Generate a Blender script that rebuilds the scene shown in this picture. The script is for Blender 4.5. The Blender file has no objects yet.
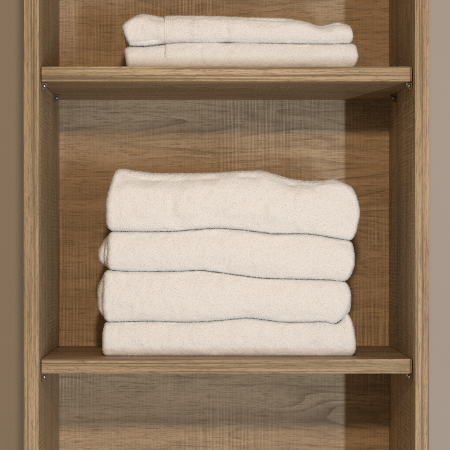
import bpy, math
import numpy as np
from mathutils import Vector

C = bpy.context.scene.collection
sc = bpy.context.scene

# ------------------------------------------------------------------ camera
DIST = 2.28                      # camera to the front edge of the side panels, metres
MM = 1.25e-3                     # metres per photo pixel (450 px picture) at that plane
CX, CY = 205.5, 242.0            # photo pixel straight in front of the lens
cam_d = bpy.data.cameras.new('camera')
cam_d.sensor_width = 36.0
cam_d.lens = 36.0 * (DIST / MM) / 450.0
cam_d.shift_x = (225.0 - CX) / 450.0
cam_d.shift_y = (CY - 225.0) / 450.0
cam_d.clip_start = 0.05
cam_d.clip_end = 100.0
cam = bpy.data.objects.new('camera', cam_d)
C.objects.link(cam)
cam.location = (0, -DIST, 0)
cam.rotation_euler = (math.radians(90), 0, 0)
sc.camera = cam

# ------------------------------------------------------------------ world, lamps, exposure
w = bpy.data.worlds.new('World')
sc.world = w
w.use_nodes = True
bg = w.node_tree.nodes['Background']
bg.inputs['Color'].default_value = (1.0, 0.81, 0.59, 1)
bg.inputs['Strength'].default_value = 0.34

ld = bpy.data.lights.new('warm_spot_lamp', 'POINT')      # the small warm ceiling spot in front of the cabinet
ld.energy = 79.0
ld.color = (1.0, 0.69, 0.43)
ld.shadow_soft_size = 0.05
lo = bpy.data.objects.new('warm_spot_lamp', ld)
C.objects.link(lo)
lo.location = (0.03, -2.17, 0.56)

ad = bpy.data.lights.new('window_light', 'AREA')         # cooler light through a tall narrow opening, right of the camera
ad.shape = 'RECTANGLE'
ad.size = 0.04
ad.size_y = 0.7
ad.energy = 31.0
ad.color = (0.88, 0.96, 1.06)
ao = bpy.data.objects.new('window_light', ad)
C.objects.link(ao)
ao.location = (0.763, -2.5, -0.35)
ao.rotation_euler = Vector((0.763, -2.5, -0.30)).to_track_quat('Z', 'Y').to_euler()

sc.view_settings.view_transform = 'Standard'
sc.view_settings.look = 'None'
sc.view_settings.gamma = 1.0
sc.view_settings.exposure = 0.0
sc.cycles.max_bounces = 8
sc.cycles.use_denoising = False

# ------------------------------------------------------------------ helpers
def X(px, Y=0.0): return (px - CX) * MM * (DIST + Y) / DIST
def Z(py, Y=0.0): return (CY - py) * MM * (DIST + Y) / DIST

def nodes(name):
    m = bpy.data.materials.new(name)
    m.use_nodes = True
    nt = m.node_tree
    return m, nt, nt.nodes['Principled BSDF']

class NT:
    def __init__(s, nt): s.nt = nt
    def new(s, t, **kw):
        n = s.nt.nodes.new(t)
        for k, v in kw.items(): setattr(n, k, v)
        return n
    def put(s, sock, v):
        if hasattr(v, 'is_output'): s.nt.links.new(v, sock)
        else: sock.default_value = v
    def math(s, op, a, b=0.0, c=0.0, clamp=False):
        n = s.new('ShaderNodeMath', operation=op, use_clamp=clamp)
        s.put(n.inputs[0], a); s.put(n.inputs[1], b); s.put(n.inputs[2], c)
        return n.outputs[0]
    def noise(s, vec, scale=1.0, detail=3.0, rough=0.5, dist=0.0):
        n = s.new('ShaderNodeTexNoise')
        s.put(n.inputs['Vector'], vec)
        n.inputs['Scale'].default_value = scale
        n.inputs['Detail'].default_value = detail
        n.inputs['Roughness'].default_value = rough
        n.inputs['Distortion'].default_value = dist
        return n.outputs['Fac']
    def scale(s, vec, v, off=(0, 0, 0)):
        n = s.new('ShaderNodeMapping')
        s.put(n.inputs['Vector'], vec)
        n.inputs['Scale'].default_value = v
        n.inputs['Location'].default_value = off
        return n.outputs[0]
    def ramp(s, fac, stops):
        n = s.new('ShaderNodeValToRGB')
        s.put(n.inputs[0], fac)
        e = n.color_ramp.elements
        while len(e) < len(stops): e.new(0.5)
        for i, (p, c) in enumerate(stops):
            e[i].position = p; e[i].color = (c[0], c[1], c[2], 1)
        return n.outputs[0]
    def smooth(s, v, a, b):
        n = s.new('ShaderNodeMapRange', interpolation_type='SMOOTHSTEP')
        s.put(n.inputs['Value'], v)
        n.inputs['From Min'].default_value = a; n.inputs['From Max'].default_value = b
        return n.outputs[0]
    def mix(s, fac, a, b, mode='MIX'):
        n = s.new('ShaderNodeMix', data_type='RGBA', blend_type=mode)
        s.put(n.inputs[0], fac); s.put(n.inputs[6], a); s.put(n.inputs[7], b)
        return n.outputs[2]

def wood(name, axis, seed=(0, 0, 0), tint=1.10, edge=False, saw=1.0, rough=0.52):
    """Sawn oak laminate. axis: the grain direction, 'X' or 'Z'."""
    m, nt, bs = nodes(name)
    T = NT(nt)
    co = T.new('ShaderNodeTexCoord').outputs['Object']
    sp = T.new('ShaderNodeSeparateXYZ'); T.put(sp.inputs[0], co)
    cb = T.new('ShaderNodeCombineXYZ')          # cb = (along the grain, across, across)
    order = (0, 1, 2) if axis == 'X' else (2, 0, 1)
    for i, j in enumerate(order): T.put(cb.inputs[i], sp.outputs[j])
    p = T.scale(cb.outputs[0], (1, 1, 1), seed)
    # the fibres wander a little across the grain
    wn = T.new('ShaderNodeTexNoise'); T.put(wn.inputs['Vector'], T.scale(p, (11, 26, 26))); wn.inputs['Scale'].default_value = 1.0; wn.inputs['Detail'].default_value = 2.0
    vs = T.new('ShaderNodeVectorMath', operation='MULTIPLY_ADD')
    T.put(vs.inputs[0], wn.outputs['Color']); vs.inputs[1].default_value = (0.0, 0.012, 0.012); T.put(vs.inputs[2], p)
    q = vs.outputs[0]
    # slow figure: contour lines of a stretched noise make the long cathedral loops
    fig = T.noise(T.scale(q, (1.7, 10.5, 10.5)), 1, 2.0, 0.45, 0.25)
    ring = T.math('FRACT', T.math('MULTIPLY', fig, 27.0))
    ringd = T.math('MULTIPLY', T.math('POWER', ring, 3.0), T.smooth(ring, 1.0, 0.93))
    ringd = T.math('MULTIPLY', ringd, T.math('ADD', 0.35, T.math('MULTIPLY', T.noise(T.scale(q, (30, 170, 170)), 1, 3, 0.6), 1.1)))
    ringmask = T.smooth(T.noise(T.scale(p, (3.4, 9, 9), (3, 1, 7)), 1, 2), 0.44, 0.68)
    tone = T.noise(T.scale(q, (1.8, 26, 26)), 1, 4, 0.6, 0.3)
    streak = T.noise(T.scale(q, (9, 210, 210)), 1, 3, 0.6)
    fleck = T.noise(T.scale(q, (34, 640, 640)), 1, 4, 0.68)
    pore = T.noise(T.scale(q, (120, 1300, 1300)), 1, 3, 0.7)
    # saw marks: fine ribs square to the grain, in patches
    qs = T.new('ShaderNodeSeparateXYZ'); T.put(qs.inputs[0], p)
    ph = T.math('ADD', T.math('MULTIPLY', qs.outputs[0], 2 * math.pi / 0.0050), T.math('MULTIPLY', T.noise(T.scale(p, (30, 4, 4)), 1, 2), 9.0))
    rib = T.math('SINE', ph)
    sawn = T.math('ADD', T.math('MULTIPLY', rib, 0.16), T.noise(T.scale(p, (420, 16, 16)), 1, 1, 0.5))
    sawp = T.smooth(T.noise(T.scale(p, (5.5, 6, 6), (5.3, 5, 5)), 1, 3), 0.42, 0.68)
    sawp = T.math('MULTIPLY', T.math('ADD', sawp, 0.22), T.math('ADD', -0.1, T.math('MULTIPLY', T.noise(T.scale(p, (24, 110, 110)), 1, 3, 0.6), 1.5)))
    k = tint * (0.76 if edge else 1.0)
    if edge:
        base = T.ramp(tone, [(0.28, (.29*k, .205*k, .110*k)), (0.5, (.46*k, .342*k, .195*k)), (0.72, (.60*k, .46*k, .29*k))])
        tone = T.noise(T.scale(p, (1.2, 60, 60)), 1, 3, 0.6)
        bands = T.noise(T.scale(p, (2.0, 330, 330)), 1, 3, 0.65, 0.15)
        base = T.mix(T.math('MULTIPLY', T.smooth(bands, 0.47, 0.64), 0.85), base, (.15*k, .098*k, .052*k, 1))
        base = T.mix(T.math('MULTIPLY', T.smooth(bands, 0.46, 0.30), 0.8), base, (.66*k, .52*k, .345*k, 1))
    else:
        base = T.ramp(tone, [(0.28, (.27*k, .187*k, .103*k)), (0.5, (.40*k, .29*k, .172*k)), (0.74, (.51*k, .385*k, .245*k))])
        base = T.mix(T.math('MULTIPLY', T.math('MULTIPLY', ringd, ringmask), 1.0), base, (.13*k, .083*k, .043*k, 1))
    base = T.mix(T.math('MULTIPLY', T.smooth(streak, 0.48, 0.76), 0.5), base, (.17*k, .112*k, .060*k, 1))
    base = T.mix(T.math('MULTIPLY', T.smooth(fleck, 0.50, 0.68), 0.64), base, (.14*k, .09*k, .048*k, 1))
    base = T.mix(T.math('MULTIPLY', T.smooth(pore, 0.53, 0.70), 0.68), base, (.12*k, .078*k, .042*k, 1))
    if saw > 0:
        base = T.mix(T.math('MULTIPLY', T.math('MULTIPLY', T.smooth(sawn, 0.50, 0.74), sawp), 0.48*saw), base, (.60*k, .48*k, .33*k, 1))
        base = T.mix(T.math('MULTIPLY', T.math('MULTIPLY', T.smooth(sawn, 0.50, 0.26), sawp), 0.52*saw), base, (.16*k, .105*k, .057*k, 1))
    T.put(bs.inputs['Base Color'], base)
    T.put(bs.inputs['Roughness'], T.math('ADD', rough - 0.06, T.math('MULTIPLY', streak, 0.16)))
    bs.inputs['Specular IOR Level'].default_value = 0.35
    bump = T.new('ShaderNodeBump')
    bump.inputs['Strength'].default_value = 0.35
    bump.inputs['Distance'].default_value = 0.0006
    hgt = T.math('ADD', T.math('MULTIPLY', T.math('MULTIPLY', sawn, sawp), 0.7*saw), T.math('MULTIPLY', fleck, -0.8))
    T.put(bump.inputs['Height'], T.math('ADD', hgt, T.math('MULTIPLY', pore, -0.6)))
    T.put(bs.inputs['Normal'], bump.outputs[0])
    return m

def box(name, lo_, hi_, mat, parent=None, bevel=0.0):
    import bmesh
    bm = bmesh.new()
    bmesh.ops.create_cube(bm, size=1.0)
    for v in bm.verts:
        v.co = Vector([lo_[i] + (v.co[i] + 0.5) * (hi_[i] - lo_[i]) for i in range(3)])
    if bevel > 0:
        bmesh.ops.bevel(bm, geom=bm.edges[:], offset=bevel, segments=3, affect='EDGES', profile=0.5)
    me = bpy.data.meshes.new(name)
    bm.to_mesh(me); bm.free()
    me.materials.append(mat)
    o = bpy.data.objects.new(name, me)
    C.objects.link(o)
    if parent: o.parent = parent
    return o

def empty(name, label, cat, group=None):
    o = bpy.data.objects.new(name, None)
    C.objects.link(o)
    o['label'] = label; o['category'] = cat
    if group: o['group'] = group
    return o

# ------------------------------------------------------------------ materials
M_back = wood('oak_back', 'X', (0.37, 0.2, 0.11))
M_side_l = wood('oak_side', 'Z', (1.7, 0.9, 2.2), tint=1.18, saw=0.9)
M_side_r = wood('oak_side_too', 'Z', (4.1, 2.9, 0.4), tint=1.18, saw=0.9)
M_shelf = wood('oak_shelf', 'X', (2.6, 1.4, 0.9), tint=1.1, saw=0.35)
M_shelf_low = wood('oak_shelf_low', 'X', (5.6, 3.4, 1.9), tint=1.05, saw=0.35)
M_edge_x = wood('oak_edge_x', 'X', (0.9, 4.2, 1.3), edge=True, saw=0.0)
M_edge_x2 = wood('oak_edge_x_too', 'X', (7.9, 1.2, 3.3), edge=True, saw=0.0)
M_edge_z = wood('oak_edge_z', 'Z', (3.1, 0.6, 5.0), edge=True, saw=0.0)
M_edge_z2 = wood('oak_edge_z_too', 'Z', (6.1, 8.6, 2.0), edge=True, saw=0.0)

m, nt, bs = nodes('wall_paint'); M_wall = m
T = NT(nt)
co = T.new('ShaderNodeTexCoord').outputs['Object']
T.put(bs.inputs['Base Color'], T.ramp(T.noise(co, 3, 3), [(0.3, (.405, .378, .355)), (0.7, (.432, .404, .381))]))
bs.inputs['Roughness'].default_value = 0.7
b = T.new('ShaderNodeBump'); b.inputs['Strength'].default_value = 0.12; b.inputs['Distance'].default_value = 0.001
T.put(b.inputs['Height'], T.noise(co, 420, 3)); T.put(bs.inputs['Normal'], b.outputs[0])

m, nt, bs = nodes('white_terry'); M_terry = m
T = NT(nt)
co = T.new('ShaderNodeTexCoord').outputs['Object']
t1 = T.noise(co, 900, 2)
T.put(bs.inputs['Base Color'], T.ramp(t1, [(0.3, (.77, .79, .805)), (0.7, (.82, .835, .85))]))
bs.inputs['Roughness'].default_value = 0.95
bs.inputs['Specular IOR Level'].default_value = 0.1
bs.inputs['Sheen Weight'].default_value = 0.6
bs.inputs['Subsurface Weight'].default_value = 0.25
bs.inputs['Subsurface Radius'].default_value = (1.0, 0.9, 0.8)
bs.inputs['Subsurface Scale'].default_value = 0.001
bs.inputs['Sheen Roughness'].default_value = 0.6

M_loop = M_terry.copy(); M_loop.name = 'terry_loop'          # the thin loops let light through
nt = M_loop.node_tree; T = NT(nt)
bs = nt.nodes['Principled BSDF']; bs.inputs['Subsurface Weight'].default_value = 0.0
tr = T.new('ShaderNodeBsdfTranslucent'); tr.inputs['Color'].default_value = (.93, .93, .92, 1)
mx = T.new('ShaderNodeMixShader'); mx.inputs[0].default_value = 0.7
T.put(mx.inputs[1], bs.outputs[0]); T.put(mx.inputs[2], tr.outputs[0])
T.put(nt.nodes['Material Output'].inputs['Surface'], mx.outputs[0])

m, nt, bs = nodes('clear_plastic'); M_plastic = m
bs.inputs['Base Color'].default_value = (.30, .26, .21, 1)
bs.inputs['Roughness'].default_value = 0.5
bs.inputs['Transmission Weight'].default_value = 0.8
bs.inputs['IOR'].default_value = 1.45
m, nt, bs = nodes('nickel'); M_nickel = m
T = NT(nt)
bs.inputs['Metallic'].default_value = 1.0
T.put(bs.inputs['Base Color'], T.ramp(T.noise(T.new('ShaderNodeTexCoord').outputs['Object'], 900, 2), [(0.3, (.34, .32, .29)), (0.7, (.46, .44, .40))]))
bs.inputs['Roughness'].default_value = 0.38

# ------------------------------------------------------------------ the setting: the wall
D = 0.320                                   # cabinet depth, front edge to the back panel
o = box('wall', (-2.2, D + 0.010, -1.4), (2.2, D + 0.13, 1.6), M_wall)
o['kind'] = 'structure'
o['label'] = 'plain greige painted wall behind the oak shelving unit'

# ------------------------------------------------------------------ the cabinet
XL0, XL1 = X(23.6), X(38.8)                 # left panel outer, inner face
XR0, XR1 = X(415.2), X(428.8)
ZT, ZB = 0.61, -0.56
unit = empty('shelving_unit', 'tall open oak laminate shelving unit holding the white towels', 'shelving unit')
BT = 0.0012                                 # edge banding thickness
def side(xa, xb, mat, emat):
    s = box('side_panel', (xa, BT, ZB), (xb, D + 0.006, ZT), mat, unit, 0.0003)
    box('edge_banding', (xa - 0.0001, -0.0002, ZB), (xb + 0.0001, BT - 0.0001, ZT), emat, s, 0.0005)
side(XL0, XL1, M_side_l, M_edge_z)
side(XR0, XR1, M_side_r, M_edge_z2)
box('back_panel', (XL1 + 0.0002, D, ZB), (XR0 - 0.0002, D + 0.0055, ZT), M_back, unit)
RC = 0.022                                  # the shelves sit this far back from the panel fronts
GAP = 0.0014
def shelf(zt, zb, mat, emat, rc=RC, gap=GAP):
    s = box('shelf', (XL1 + gap, rc + BT, zb), (XR0 - gap, D - 0.0004, zt), mat, unit, 0.0003)
    box('edge_banding', (XL1 + gap - 0.0001, rc, zb - 0.0001), (XR0 - gap - 0.0025, rc + BT - 0.0001, zt + 0.0001), emat, s, 0.0005)
    return s
S1T, S1B = Z(66.6, RC), Z(81.4, RC)
S2T, S2B = Z(359.1, RC), Z(373.5, RC)
shelf(S1T, S1B, M_shelf, M_edge_x)
shelf(0.430, 0.4115, M_shelf, M_edge_x)  # extra shelf above the view, unseen, added to shade the top compartment
shelf(S2T, S2B, M_shelf_low, M_edge_x2)
s = box('top_panel', (XL1 + 0.0002, 0.001, ZT - 0.0185), (XR0 - 0.0002, D - 0.0004, ZT - 0.0005), M_shelf, unit, 0.0003)
s = box('bottom_panel', (XL1 + 0.0002, 0.001, ZB + 0.0005), (XR0 - 0.0002, D - 0.0004, ZB + 0.0185), M_shelf_low, unit, 0.0003)

def support(xw, sgn, y, ztop):
    """Shelf support: wedge of clear plastic under the shelf with a steel pin in the side panel. sgn: +1 points to the right."""
    import bmesh
    bm = bmesh.new()
    prof = [(0.0, 0.0), (0.0082, 0.0), (0.0084, -0.003), (0.0062, -0.0068), (0.0034, -0.0100), (0.0, -0.0108)]
    vs = []
    for yy in (y, y + 0.0065):
        vs.append([bm.verts.new((xw + sgn * (px + 0.0003), yy, ztop - 0.0003 + pz)) for px, pz in prof])
    bm.faces.new(vs[0]); bm.faces.new(vs[1][::-1])
    n = len(prof)
    for i in range(n):
        bm.faces.new((vs[0][i], vs[1][i], vs[1][(i+1) % n], vs[0][(i+1) % n]))
    bmesh.ops.recalc_face_normals(bm, faces=bm.faces[:])
    bmesh.ops.bevel(bm, geom=bm.edges[:], offset=0.0006, segments=2, affect='EDGES', profile=0.5)
    me = bpy.data.meshes.new('shelf_support'); bm.to_mesh(me); bm.free()
    me.materials.append(M_plastic)
    o = bpy.data.objects.new('shelf_support', me); C.objects.link(o); o.parent = unit
    bm = bmesh.new()
    bmesh.ops.create_uvsphere(bm, u_segments=20, v_segments=12, radius=0.0024)
    for v in bm.verts:
        v.co = Vector((xw + sgn * 0.0042 + v.co.x, y - 0.0006 + v.co.y * 0.75, ztop - 0.0052 + v.co.z))
    for f in bm.faces: f.smooth = True
    me = bpy.data.meshes.new('pin'); bm.to_mesh(me); bm.free()
    me.materials.append(M_nickel)
    p = bpy.data.objects.new('pin', me); C.objects.link(p); p.parent = o
for zz in (S1B, S2B):
    for y in (0.030, 0.222):
        support(XL1, 1, y, zz)
        support(XR0, -1, y, zz)

# ------------------------------------------------------------------ terry towels
rng = np.random.default_rng(11)
_tab = rng.random(1 << 16)
def vnoise(p, seed=0):
    """Value noise in [-1, 1] at points p (n, 3)."""
    i = np.floor(p).astype(np.int64); f = p - i
    f = f * f * (3 - 2 * f)
    out = np.zeros(len(p))
    for a in (0, 1):
        for b_ in (0, 1):
            for c in (0, 1):
                h = ((i[:, 0] + a) * 73856093) ^ ((i[:, 1] + b_) * 19349663) ^ ((i[:, 2] + c) * 83492791) ^ (seed * 2654435761)
                v = _tab[(h ^ (h >> 13)) & 0xFFFF]
                out += v * (f[:, 0] if a else 1 - f[:, 0]) * (f[:, 1] if b_ else 1 - f[:, 1]) * (f[:, 2] if c else 1 - f[:, 2])
    return out * 2 - 1

def curve(pts):
    """Smooth curve through (x, y) points, as a function of x."""
    xs = np.array([p[0] for p in pts], float); ys = np.array([p[1] for p in pts], float)
    d = np.gradient(ys, xs) if len(xs) > 2 else np.full(len(xs), (ys[-1] - ys[0]) / (xs[-1] - xs[0]))
    def f(x):
        x = np.clip(x, xs[0], xs[-1])
        k = np.clip(np.searchsorted(xs, x) - 1, 0, len(xs) - 2)
        h = xs[k+1] - xs[k]; t = (x - xs[k]) / h
        return ((2*t**3 - 3*t**2 + 1) * ys[k] + (t**3 - 2*t**2 + t) * h * d[k] + (-2*t**3 + 3*t**2) * ys[k+1] + (t**3 - t**2) * h * d[k+1])
    return f

KY = 0.080
def towel_mesh(name, top, bot, left, right, yf, depth, parent=None, rt=0.012, rb=0.010, re=0.010, seed=1,
               loops=2.6, lump=1.0, zlow=None, zhigh=None, ribs=None, layers=0, dents=(), bulge=0.007):
    """A folded terry towel. top / bot: outline heights as (px, py) of the photo, at the front plane;
    left / right: end outlines as (py, px). The front of the fold is rounded with radius rt (above) and rb (below)."""
    ftop, fbot, fl, fr = curve(top), curve(bot), curve(left), curve(right)
    xa = min(p[1] for p in left); xb = max(p[1] for p in right)
    pxm = MM * (DIST + KY) / DIST
    Lx = (xb - xa) * pxm / 2
    xs_s = np.linspace(xa, xb, 50)
    hh = float(np.mean(fbot(xs_s) - ftop(xs_s))) * pxm / 2
    hd = depth / 2
    rt = min(rt, hh * 0.95); rb = min(rb, hh * 0.95); re = min(re, hh * 0.9)
    st = 0.00075
    # --- columns along x: (x in -Lx..Lx, inset, end angle)
    cols = []
    na = max(6, int(re * 1.57 / st)); nf = max(4, int((hh - re) / 0.0012))
    for k in range(nf): cols.append((-Lx, hh * 0.985 - (hh * 0.985 - re) * k / nf, math.pi / 2))
    for k in range(na): a = math.pi / 2 * (1 - k / na); cols.append((-Lx + re - re * math.sin(a), re * (1 - math.cos(a)), a))
    nb = int((2 * Lx - 2 * re) / st)
    body = [(-Lx + re + (2 * Lx - 2 * re) * k / nb, 0.0, 0.0) for k in range(nb + 1)]
    c2 = [(-x, i, -a) for x, i, a in cols[::-1]]
    cols = cols + body + c2
    cx = np.array([c[0] for c in cols]); ci = np.array([c[1] for c in cols]); ca = np.array([c[2] for c in cols])
    # --- section: (corner, angle / lerp). y: -hd is the front. Counter-clockwise from the front bottom
    sec = []                                   # (sy, sz, r, ny, nz): centre factors, radius, normal
    def arc(sy, sz, r, a0, a1, stp):
        n = max(5, int(abs(a1 - a0) * r / stp))
        for k in range(n): a = a0 + (a1 - a0) * k / n; sec.append((sy, sz, r, math.cos(a), math.sin(a), sy, sz, r, 0.0))
    def line(s0, s1, r0, r1, ny, nz, n):
        for k in range(n): sec.append((s0[0], s0[1], r0, ny, nz, s1[0], s1[1], r1, k / n))
    R = math.radians
    arc(-1, -1, rb, R(270), R(180), st)                                     # front bottom
    line((-1, -1), (-1, 1), rb, rt, -1, 0, max(6, int((2*hh - rt - rb) / st)))
    arc(-1, 1, rt, R(180), R(90), st)                                       # front top
    nl = 40
    line((-1, 1), (1, 1), rt, rt, 0, 1, nl * 2)
    arc(1, 1, rt, R(90), R(0), st * 2.5)
    line((1, 1), (1, -1), rt, rb, 1, 0, 12)
    arc(1, -1, rb, R(0), R(-90), st * 2.5)
    line((1, -1), (-1, -1), rb, rb, 0, -1, nl)
    S = np.array(sec)
    nc, ns = len(cx), len(S)
    I = ci[:, None]
    def pos(sy, sz, r, ny, nz):
        rr = np.maximum(r[None, :] - I, 0.0004)
        rr = np.minimum(rr, np.maximum(hh - I, 0.0004))
        y = sy[None, :] * (hd - I - rr) + ny[None, :] * rr
        z = sz[None, :] * np.maximum(hh - I - rr, 0) + nz[None, :] * rr
        return y, z
    y0, z0 = pos(S[:, 0], S[:, 1], S[:, 2], S[:, 3], S[:, 4])
    y1, z1 = pos(S[:, 5], S[:, 6], S[:, 7], S[:, 3], S[:, 4])
    t = S[None, :, 8]
    # lines crowd towards the front: the back needs less
    span = (np.abs(S[:, 0] - S[:, 5]) > 1)
    tt = np.where(span[None, :], np.where(S[None, :, 0] < 0, t ** 2.2, 1 - (1 - t) ** 2.2), t)
    y = y0 * (1 - tt) + y1 * tt; z = z0 * (1 - tt) + z1 * tt
    x = np.repeat(cx[:, None], ns, 1)
    cosA = np.cos(ca)[:, None]; sinA = -np.sin(ca)[:, None]
    nrm = np.stack([np.repeat(sinA, ns, 1), cosA * S[None, :, 3], cosA * S[None, :, 4]], -1).reshape(-1, 3)
    x, y, z = x.ravel(), y.ravel(), z.ravel()
    # --- on to the outlines
    wz = np.clip(z / hh, -1, 1)
    un = (x / Lx + 1) / 2
    px0 = xa + un * (xb - xa)
    pyt, pyb = ftop(px0), fbot(px0)
    py = pyb + (pyt - pyb) * (wz + 1) / 2
    pl, pr = fl(py), fr(py)
    px = np.where(un < 0.5, px0 + (pl - xa) * np.clip(1 - un * 6, 0, 1) ** 1.5, px0 + (pr - xb) * np.clip(1 - (1 - un) * 6, 0, 1) ** 1.5)
    fr_ = np.clip(-y / hd, 0, 1) ** 3
    y = y + bulge * fr_ * (np.abs(wz + 0.08) ** 2.2 - 0.35)      # the fold swells towards the middle of its height
    P = np.stack([(px - CX) * pxm, yf + hd + y, (CY - py) * pxm], -1)
    if layers:                                  # the folded layers show as grooves on the two ends
        g = np.cos((wz * layers + 0.15 * vnoise(P * 30, seed + 9)) * math.pi)
        e = np.abs(np.repeat(np.sin(ca)[:, None], ns, 1).ravel()) ** 2
        P -= nrm * (np.clip(-g - 0.45, 0, 1) * 0.006 * e)[:, None]
    q = P + seed * 3.17
    face = np.clip(-nrm[:, 1], 0, 1)
    d = lump * (0.0016 * vnoise(q * (14, 14, 22), 1) + (0.0010 + 0.0010 * face) * vnoise(q * (38, 30, 60), 2) + (0.0004 + 0.0004 * face) * vnoise(q * 110, 3))
    keep = 1 - 0.85 * np.clip((np.abs(nrm[:, 2]) - 0.45) / 0.5, 0, 1)           # pressed faces stay where they are
    d = d * keep
    if ribs:
        xr = X(ribs[0], KY); m_ = np.clip(1 - np.abs(P[:, 0] - xr) / (ribs[1] * pxm), 0, 1) > 0
        d -= np.where(m_, 0.0006 + 0.0005 * np.cos((P[:, 0] - xr) / (2.0 * pxm) * 2 * math.pi), 0.0) * (face > 0.2)
    for (ax, ay, bx, by, wd, dp) in dents:      # soft creases pressed into the front, along a line of the photo
        tx = np.clip(((px - ax) * (bx - ax) + (py - ay) * (by - ay)) / ((bx - ax) ** 2 + (by - ay) ** 2), 0, 1)
        ds = np.hypot(px - ax - tx * (bx - ax), py - ay - tx * (by - ay))
        d -= dp * np.exp(-(ds / wd) ** 2) * face * np.sin(np.pi * np.clip(tx, 0.04, 0.96)) ** 0.7
    pile = 0.00030 * vnoise(q * 250, 6) + 0.00021 * vnoise(q * 560, 4) + 0.00010 * vnoise(q * 1150, 5) + rng.normal(0, 0.00005, len(q))
    P2 = P + nrm * (d + pile)[:, None]
    if zlow is not None: P2[:, 2] = np.maximum(P2[:, 2], zlow)
    # --- faces
    a_ = np.arange(nc - 1)[:, None] * ns; b_ = np.arange(ns)[None, :]; bn = (b_ + 1) % ns
    F = np.stack([a_ + b_, a_ + bn, a_ + ns + bn, a_ + ns + b_], -1).reshape(-1, 4)
    # --- terry loops: little arches standing in the pile
    Pf = P2[F]; e1 = Pf[:, 1] - Pf[:, 0]; e2 = Pf[:, 3] - Pf[:, 0]
    cr = np.cross(e1, e2); area = np.linalg.norm(cr, axis=1)
    nf_ = nrm[F].mean(1); nf_ /= np.linalg.norm(nf_, axis=1)[:, None] + 1e-9
    cen = Pf.mean(1)
    near = np.clip(1.0 - (cen[:, 1] - yf - 0.03) / 0.10, 0.06, 1.0)
    rim = np.clip((0.75 - np.abs(nf_[:, 1])) / 0.5, 0, 1)          # the pile stands free where the cloth turns away
    vis = np.where(np.abs(nf_[:, 2]) > 0.93, 0.3, 1.0) * near * (0.2 + 0.66 * rim)
    wgt = area * vis
    n = int(loops * wgt.sum() * 1e6)
    pick = rng.choice(len(F), n, p=wgt / wgt.sum())
    o_ = cen[pick] + (e1[pick] * (rng.random((n, 1)) - .5) + e2[pick] * (rng.random((n, 1)) - .5))
    N_ = nf_[pick] + rng.normal(0, 0.30, (n, 3)); N_[:, 2] -= 0.12
    N_ /= np.linalg.norm(N_, axis=1)[:, None]
    r_ = rng.normal(0, 1, (n, 3)); T1 = np.cross(N_, r_); T1 /= np.linalg.norm(T1, axis=1)[:, None] + 1e-9
    T2 = np.cross(N_, T1)
    H = rng.uniform(0.0002, 0.0008, (n, 1)) * (0.45 + 1.2 * rim[pick][:, None]); Wd = rng.uniform(0.0002, 0.00034, (n, 1)); tk = 0.00018
    prof = [(-1.0, -0.35), (-1.05, 0.55), (-0.35, 1.0), (0.35, 1.0), (1.05, 0.55), (1.0, -0.35)]
    LV = np.empty((n, 12, 3))
    for k, (s_, h_) in enumerate(prof):
        c_ = o_ + T1 * (s_ * Wd) + N_ * (h_ * H)
        LV[:, 2*k] = c_ + T2 * tk; LV[:, 2*k+1] = c_ - T2 * tk
    base = len(P2) + np.arange(n)[:, None] * 12
    LF = np.concatenate([np.stack([base[:, 0]+2*k, base[:, 0]+2*k+1, base[:, 0]+2*k+3, base[:, 0]+2*k+2], -1) for k in range(5)])
    V = np.concatenate([P2, LV.reshape(-1, 3)]); FF = np.concatenate([F, LF])
    if zlow is not None: V[:, 2] = np.maximum(V[:, 2], zlow)
    me = bpy.data.meshes.new(name)
    me.vertices.add(len(V)); me.vertices.foreach_set('co', V.astype(np.float32).ravel())
    me.loops.add(FF.size); me.loops.foreach_set('vertex_index', FF.astype(np.int32).ravel())
    me.polygons.add(len(FF))
    me.polygons.foreach_set('loop_start', np.arange(0, FF.size, 4, dtype=np.int32))
    sm = np.ones(len(FF), dtype=bool); sm[len(F):] = False
    me.polygons.foreach_set('use_smooth', sm)
    me.update(calc_edges=True)
    me.materials.append(M_terry); me.materials.append(M_loop)
    mi = np.zeros(len(FF), dtype=np.int32); mi[len(F):] = 1
    me.polygons.foreach_set('material_index', mi)
    o = bpy.data.objects.new(name, me)
    C.objects.link(o)
    if parent: o.parent = parent
    return o

L12 = [(100, 231), (108, 231), (150, 231.4), (175, 231), (195, 229.4), (215, 228), (245, 230), (270, 233.4), (310, 234), (335, 237.6), (349, 239.5), (360, 241)]
L23 = [(95, 269), (105, 270), (120, 271), (160, 271.6), (185, 271), (200, 270.4), (215, 272), (240, 275.5), (260, 278), (300, 279.2), (345, 281), (356, 282)]
L34 = [(95, 322), (104, 322), (150, 321.2), (190, 322), (215, 321), (236, 318.8), (250, 318.2), (263, 319.8), (282, 322), (310, 322), (328, 322), (339, 323.4), (345, 319.5), (350, 314), (357, 310)]
T1 = [(106, 169), (117, 168.6), (130, 170.2), (148, 172.4), (180, 173), (220, 172), (248, 170.4), (262, 170.6), (276, 174.2), (290, 178.4), (305, 180.6), (322, 180.6), (341, 179), (352, 182), (360, 186)]
B4 = [(95, 356), (200, 356.2), (360, 356.6)]
def sh(c, d): return [(a, b + d) for a, b in c]
G = 'large white towels stacked on the lower shelf'
g = 0.5
ZF = S2T + 0.0003

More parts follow.
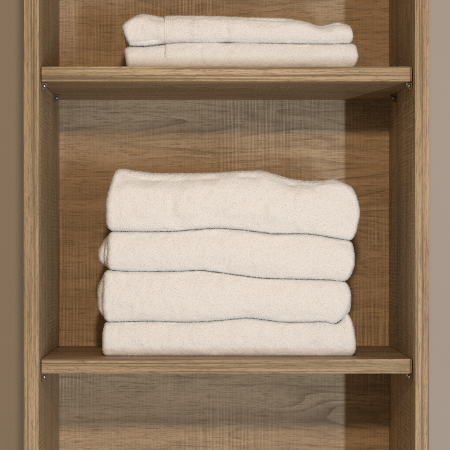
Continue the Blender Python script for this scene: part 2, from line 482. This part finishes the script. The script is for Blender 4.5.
def big(label): return empty('bath_towel', label, 'towel', G)
t = big('bottom towel of the large stack, flat and resting on the lower oak shelf')
towel_mesh('folded_body', sh(L34, g), B4, [(310, 106), (322, 104.6), (340, 103), (351, 103.4), (357, 105.5)], [(312, 347), (320, 351), (328, 353.6), (338, 355), (350, 355), (357, 352.5)],
           0.079, 0.225, t, rt=0.005, rb=0.004, re=0.005, seed=1, zlow=ZF)
t = big('second towel from the bottom of the large stack, bulging out furthest left')
towel_mesh('folded_body', sh(L23, g), sh(L34, -g), [(270, 105.5), (280, 103.6), (296, 102.6), (310, 103.4), (322, 106)], [(279, 345), (288, 349.2), (299, 350.2), (309, 349.6), (316, 348), (324, 344)],
           0.078, 0.225, t, rt=0.005, rb=0.005, re=0.006, seed=2)
towel_mesh('side_fold', [(90, 274), (110, 273), (150, 273)], [(90, 319), (110, 320), (150, 320)], [(272, 104), (284, 98.8), (292, 96.6), (299, 96.6), (310, 99.4), (320, 106)], [(272, 150), (320, 150)],
           0.086, 0.20, t, rt=0.014, rb=0.014, re=0.012, seed=7, lump=1.3)
t = big('third towel from the bottom of the large stack, with folded edges peeking out at left')
towel_mesh('folded_body', sh(L12, g), sh(L23, -g), [(231, 110.5), (240, 108.8), (255, 108.2), (264, 108.4), (271, 110)], [(237, 348), (246, 352.8), (256, 354.2), (266, 353.6), (274, 351), (281, 346)],
           0.080, 0.225, t, rt=0.005, rb=0.005, re=0.005, seed=3)
towel_mesh('side_fold', [(90, 234.5), (110, 233.5), (150, 233)], [(90, 267), (110, 269), (150, 270)], [(232, 108.5), (242, 105.4), (252, 104), (260, 104.4), (270, 108.5)], [(232, 150), (270, 150)],
           0.086, 0.20, t, rt=0.008, rb=0.008, re=0.006, seed=8, lump=1.2)
towel_mesh('side_fold', [(90, 238), (110, 236), (150, 236)], [(90, 265), (110, 267), (150, 268)], [(235, 108), (242, 102.2), (249, 99.8), (257, 99.4), (263, 101.0), (268, 106)], [(235, 150), (268, 150)],
           0.094, 0.19, t, rt=0.010, rb=0.010, re=0.009, seed=9, lump=1.6)
t = big('topmost towel of the large stack, thickest one, with an uneven sagging top')
towel_mesh('folded_body', T1, sh(L12, -g), [(168, 116.5), (180, 113), (190, 109.6), (200, 107.6), (214, 106.8), (224, 107.2), (231, 109.5)], [(178, 343.5), (186, 350.4), (193, 355), (201, 358), (211, 359.5), (222, 358.6), (232, 356.6), (240, 352)],
           0.077, 0.225, t, rt=0.012, rb=0.005, re=0.006, seed=4, lump=1.2, dents=[(120, 180, 212, 178, 7, .0055), (258, 174, 338, 192, 7, .0038), (296, 222, 306, 236, 4, -.0016)])

# --- the small pair on the upper shelf
G2 = 'small white towels folded on the upper shelf'
B6 = [(115, 70.2), (365, 70.2)]
LAB = [(120, 44.5), (128, 45.2), (146, 45.2), (164, 43), (180, 42), (221, 42.1), (227, 42.6), (233, 42.1), (270, 42.6), (300, 43.2), (330, 43.4), (360, 43)]
TA = [(150, 15.6), (163, 15.2), (180, 15), (215, 15.4), (240, 16.4), (270, 17), (290, 18.2), (305, 20.8), (321, 25.2), (332, 23.2), (341, 21.8), (348, 23.4), (356, 27)]
TAL = [(118, 24), (124, 20.5), (130, 17.2), (142, 13.6), (154, 14.8), (166, 17), (200, 17)]
ZF1 = S1T + 0.0003
t = empty('hand_towel', 'lower of the two thin towels, resting on the upper oak shelf', 'towel', G2)
towel_mesh('folded_body', sh(LAB, 0.3), B6, [(42, 165.4), (56, 165.0), (71, 165.6)], [(42, 352), (46, 355.6), (50, 356.6), (60, 356.4), (66, 354), (71, 351)],
           0.078, 0.20, t, rt=0.005, rb=0.004, re=0.003, seed=5, zlow=ZF1, dents=[(200, 44, 201, 68, 2.2, .0012)])
towel_mesh('folded_end', sh(LAB, 1.0), B6, [(43, 127), (48, 125.4), (56, 126.6), (64, 128), (71, 129)], [(43, 200), (71, 200)],
           0.0795, 0.19, t, rt=0.006, rb=0.005, re=0.006, seed=6, zlow=ZF1)
t = empty('hand_towel', 'upper of the two thin towels, with a puffy left end and dipped right top', 'towel', G2)
TB = [(a, b - 0.3 - (1.1 if abs(a - 227) < 1 else 0)) for a, b in LAB]
towel_mesh('folded_body', TA, TB, [(14, 164), (28, 163.6), (44, 164)], [(21, 347), (26, 351), (33, 353), (40, 352.4), (44, 349.5)],
           0.077, 0.20, t, rt=0.006, rb=0.005, re=0.003, seed=10, ribs=(168, 4.5), dents=[(226, 16, 227, 42, 2.5, .0014), (314, 22, 334, 30, 5, .003)])
towel_mesh('folded_end', TAL, sh(LAB, -0.4), [(13, 131), (18, 127), (25, 123.4), (33, 124.6), (40, 126.6), (46, 129)], [(14, 200), (46, 200)],
           0.078, 0.19, t, rt=0.008, rb=0.006, re=0.007, seed=12, lump=1.6)
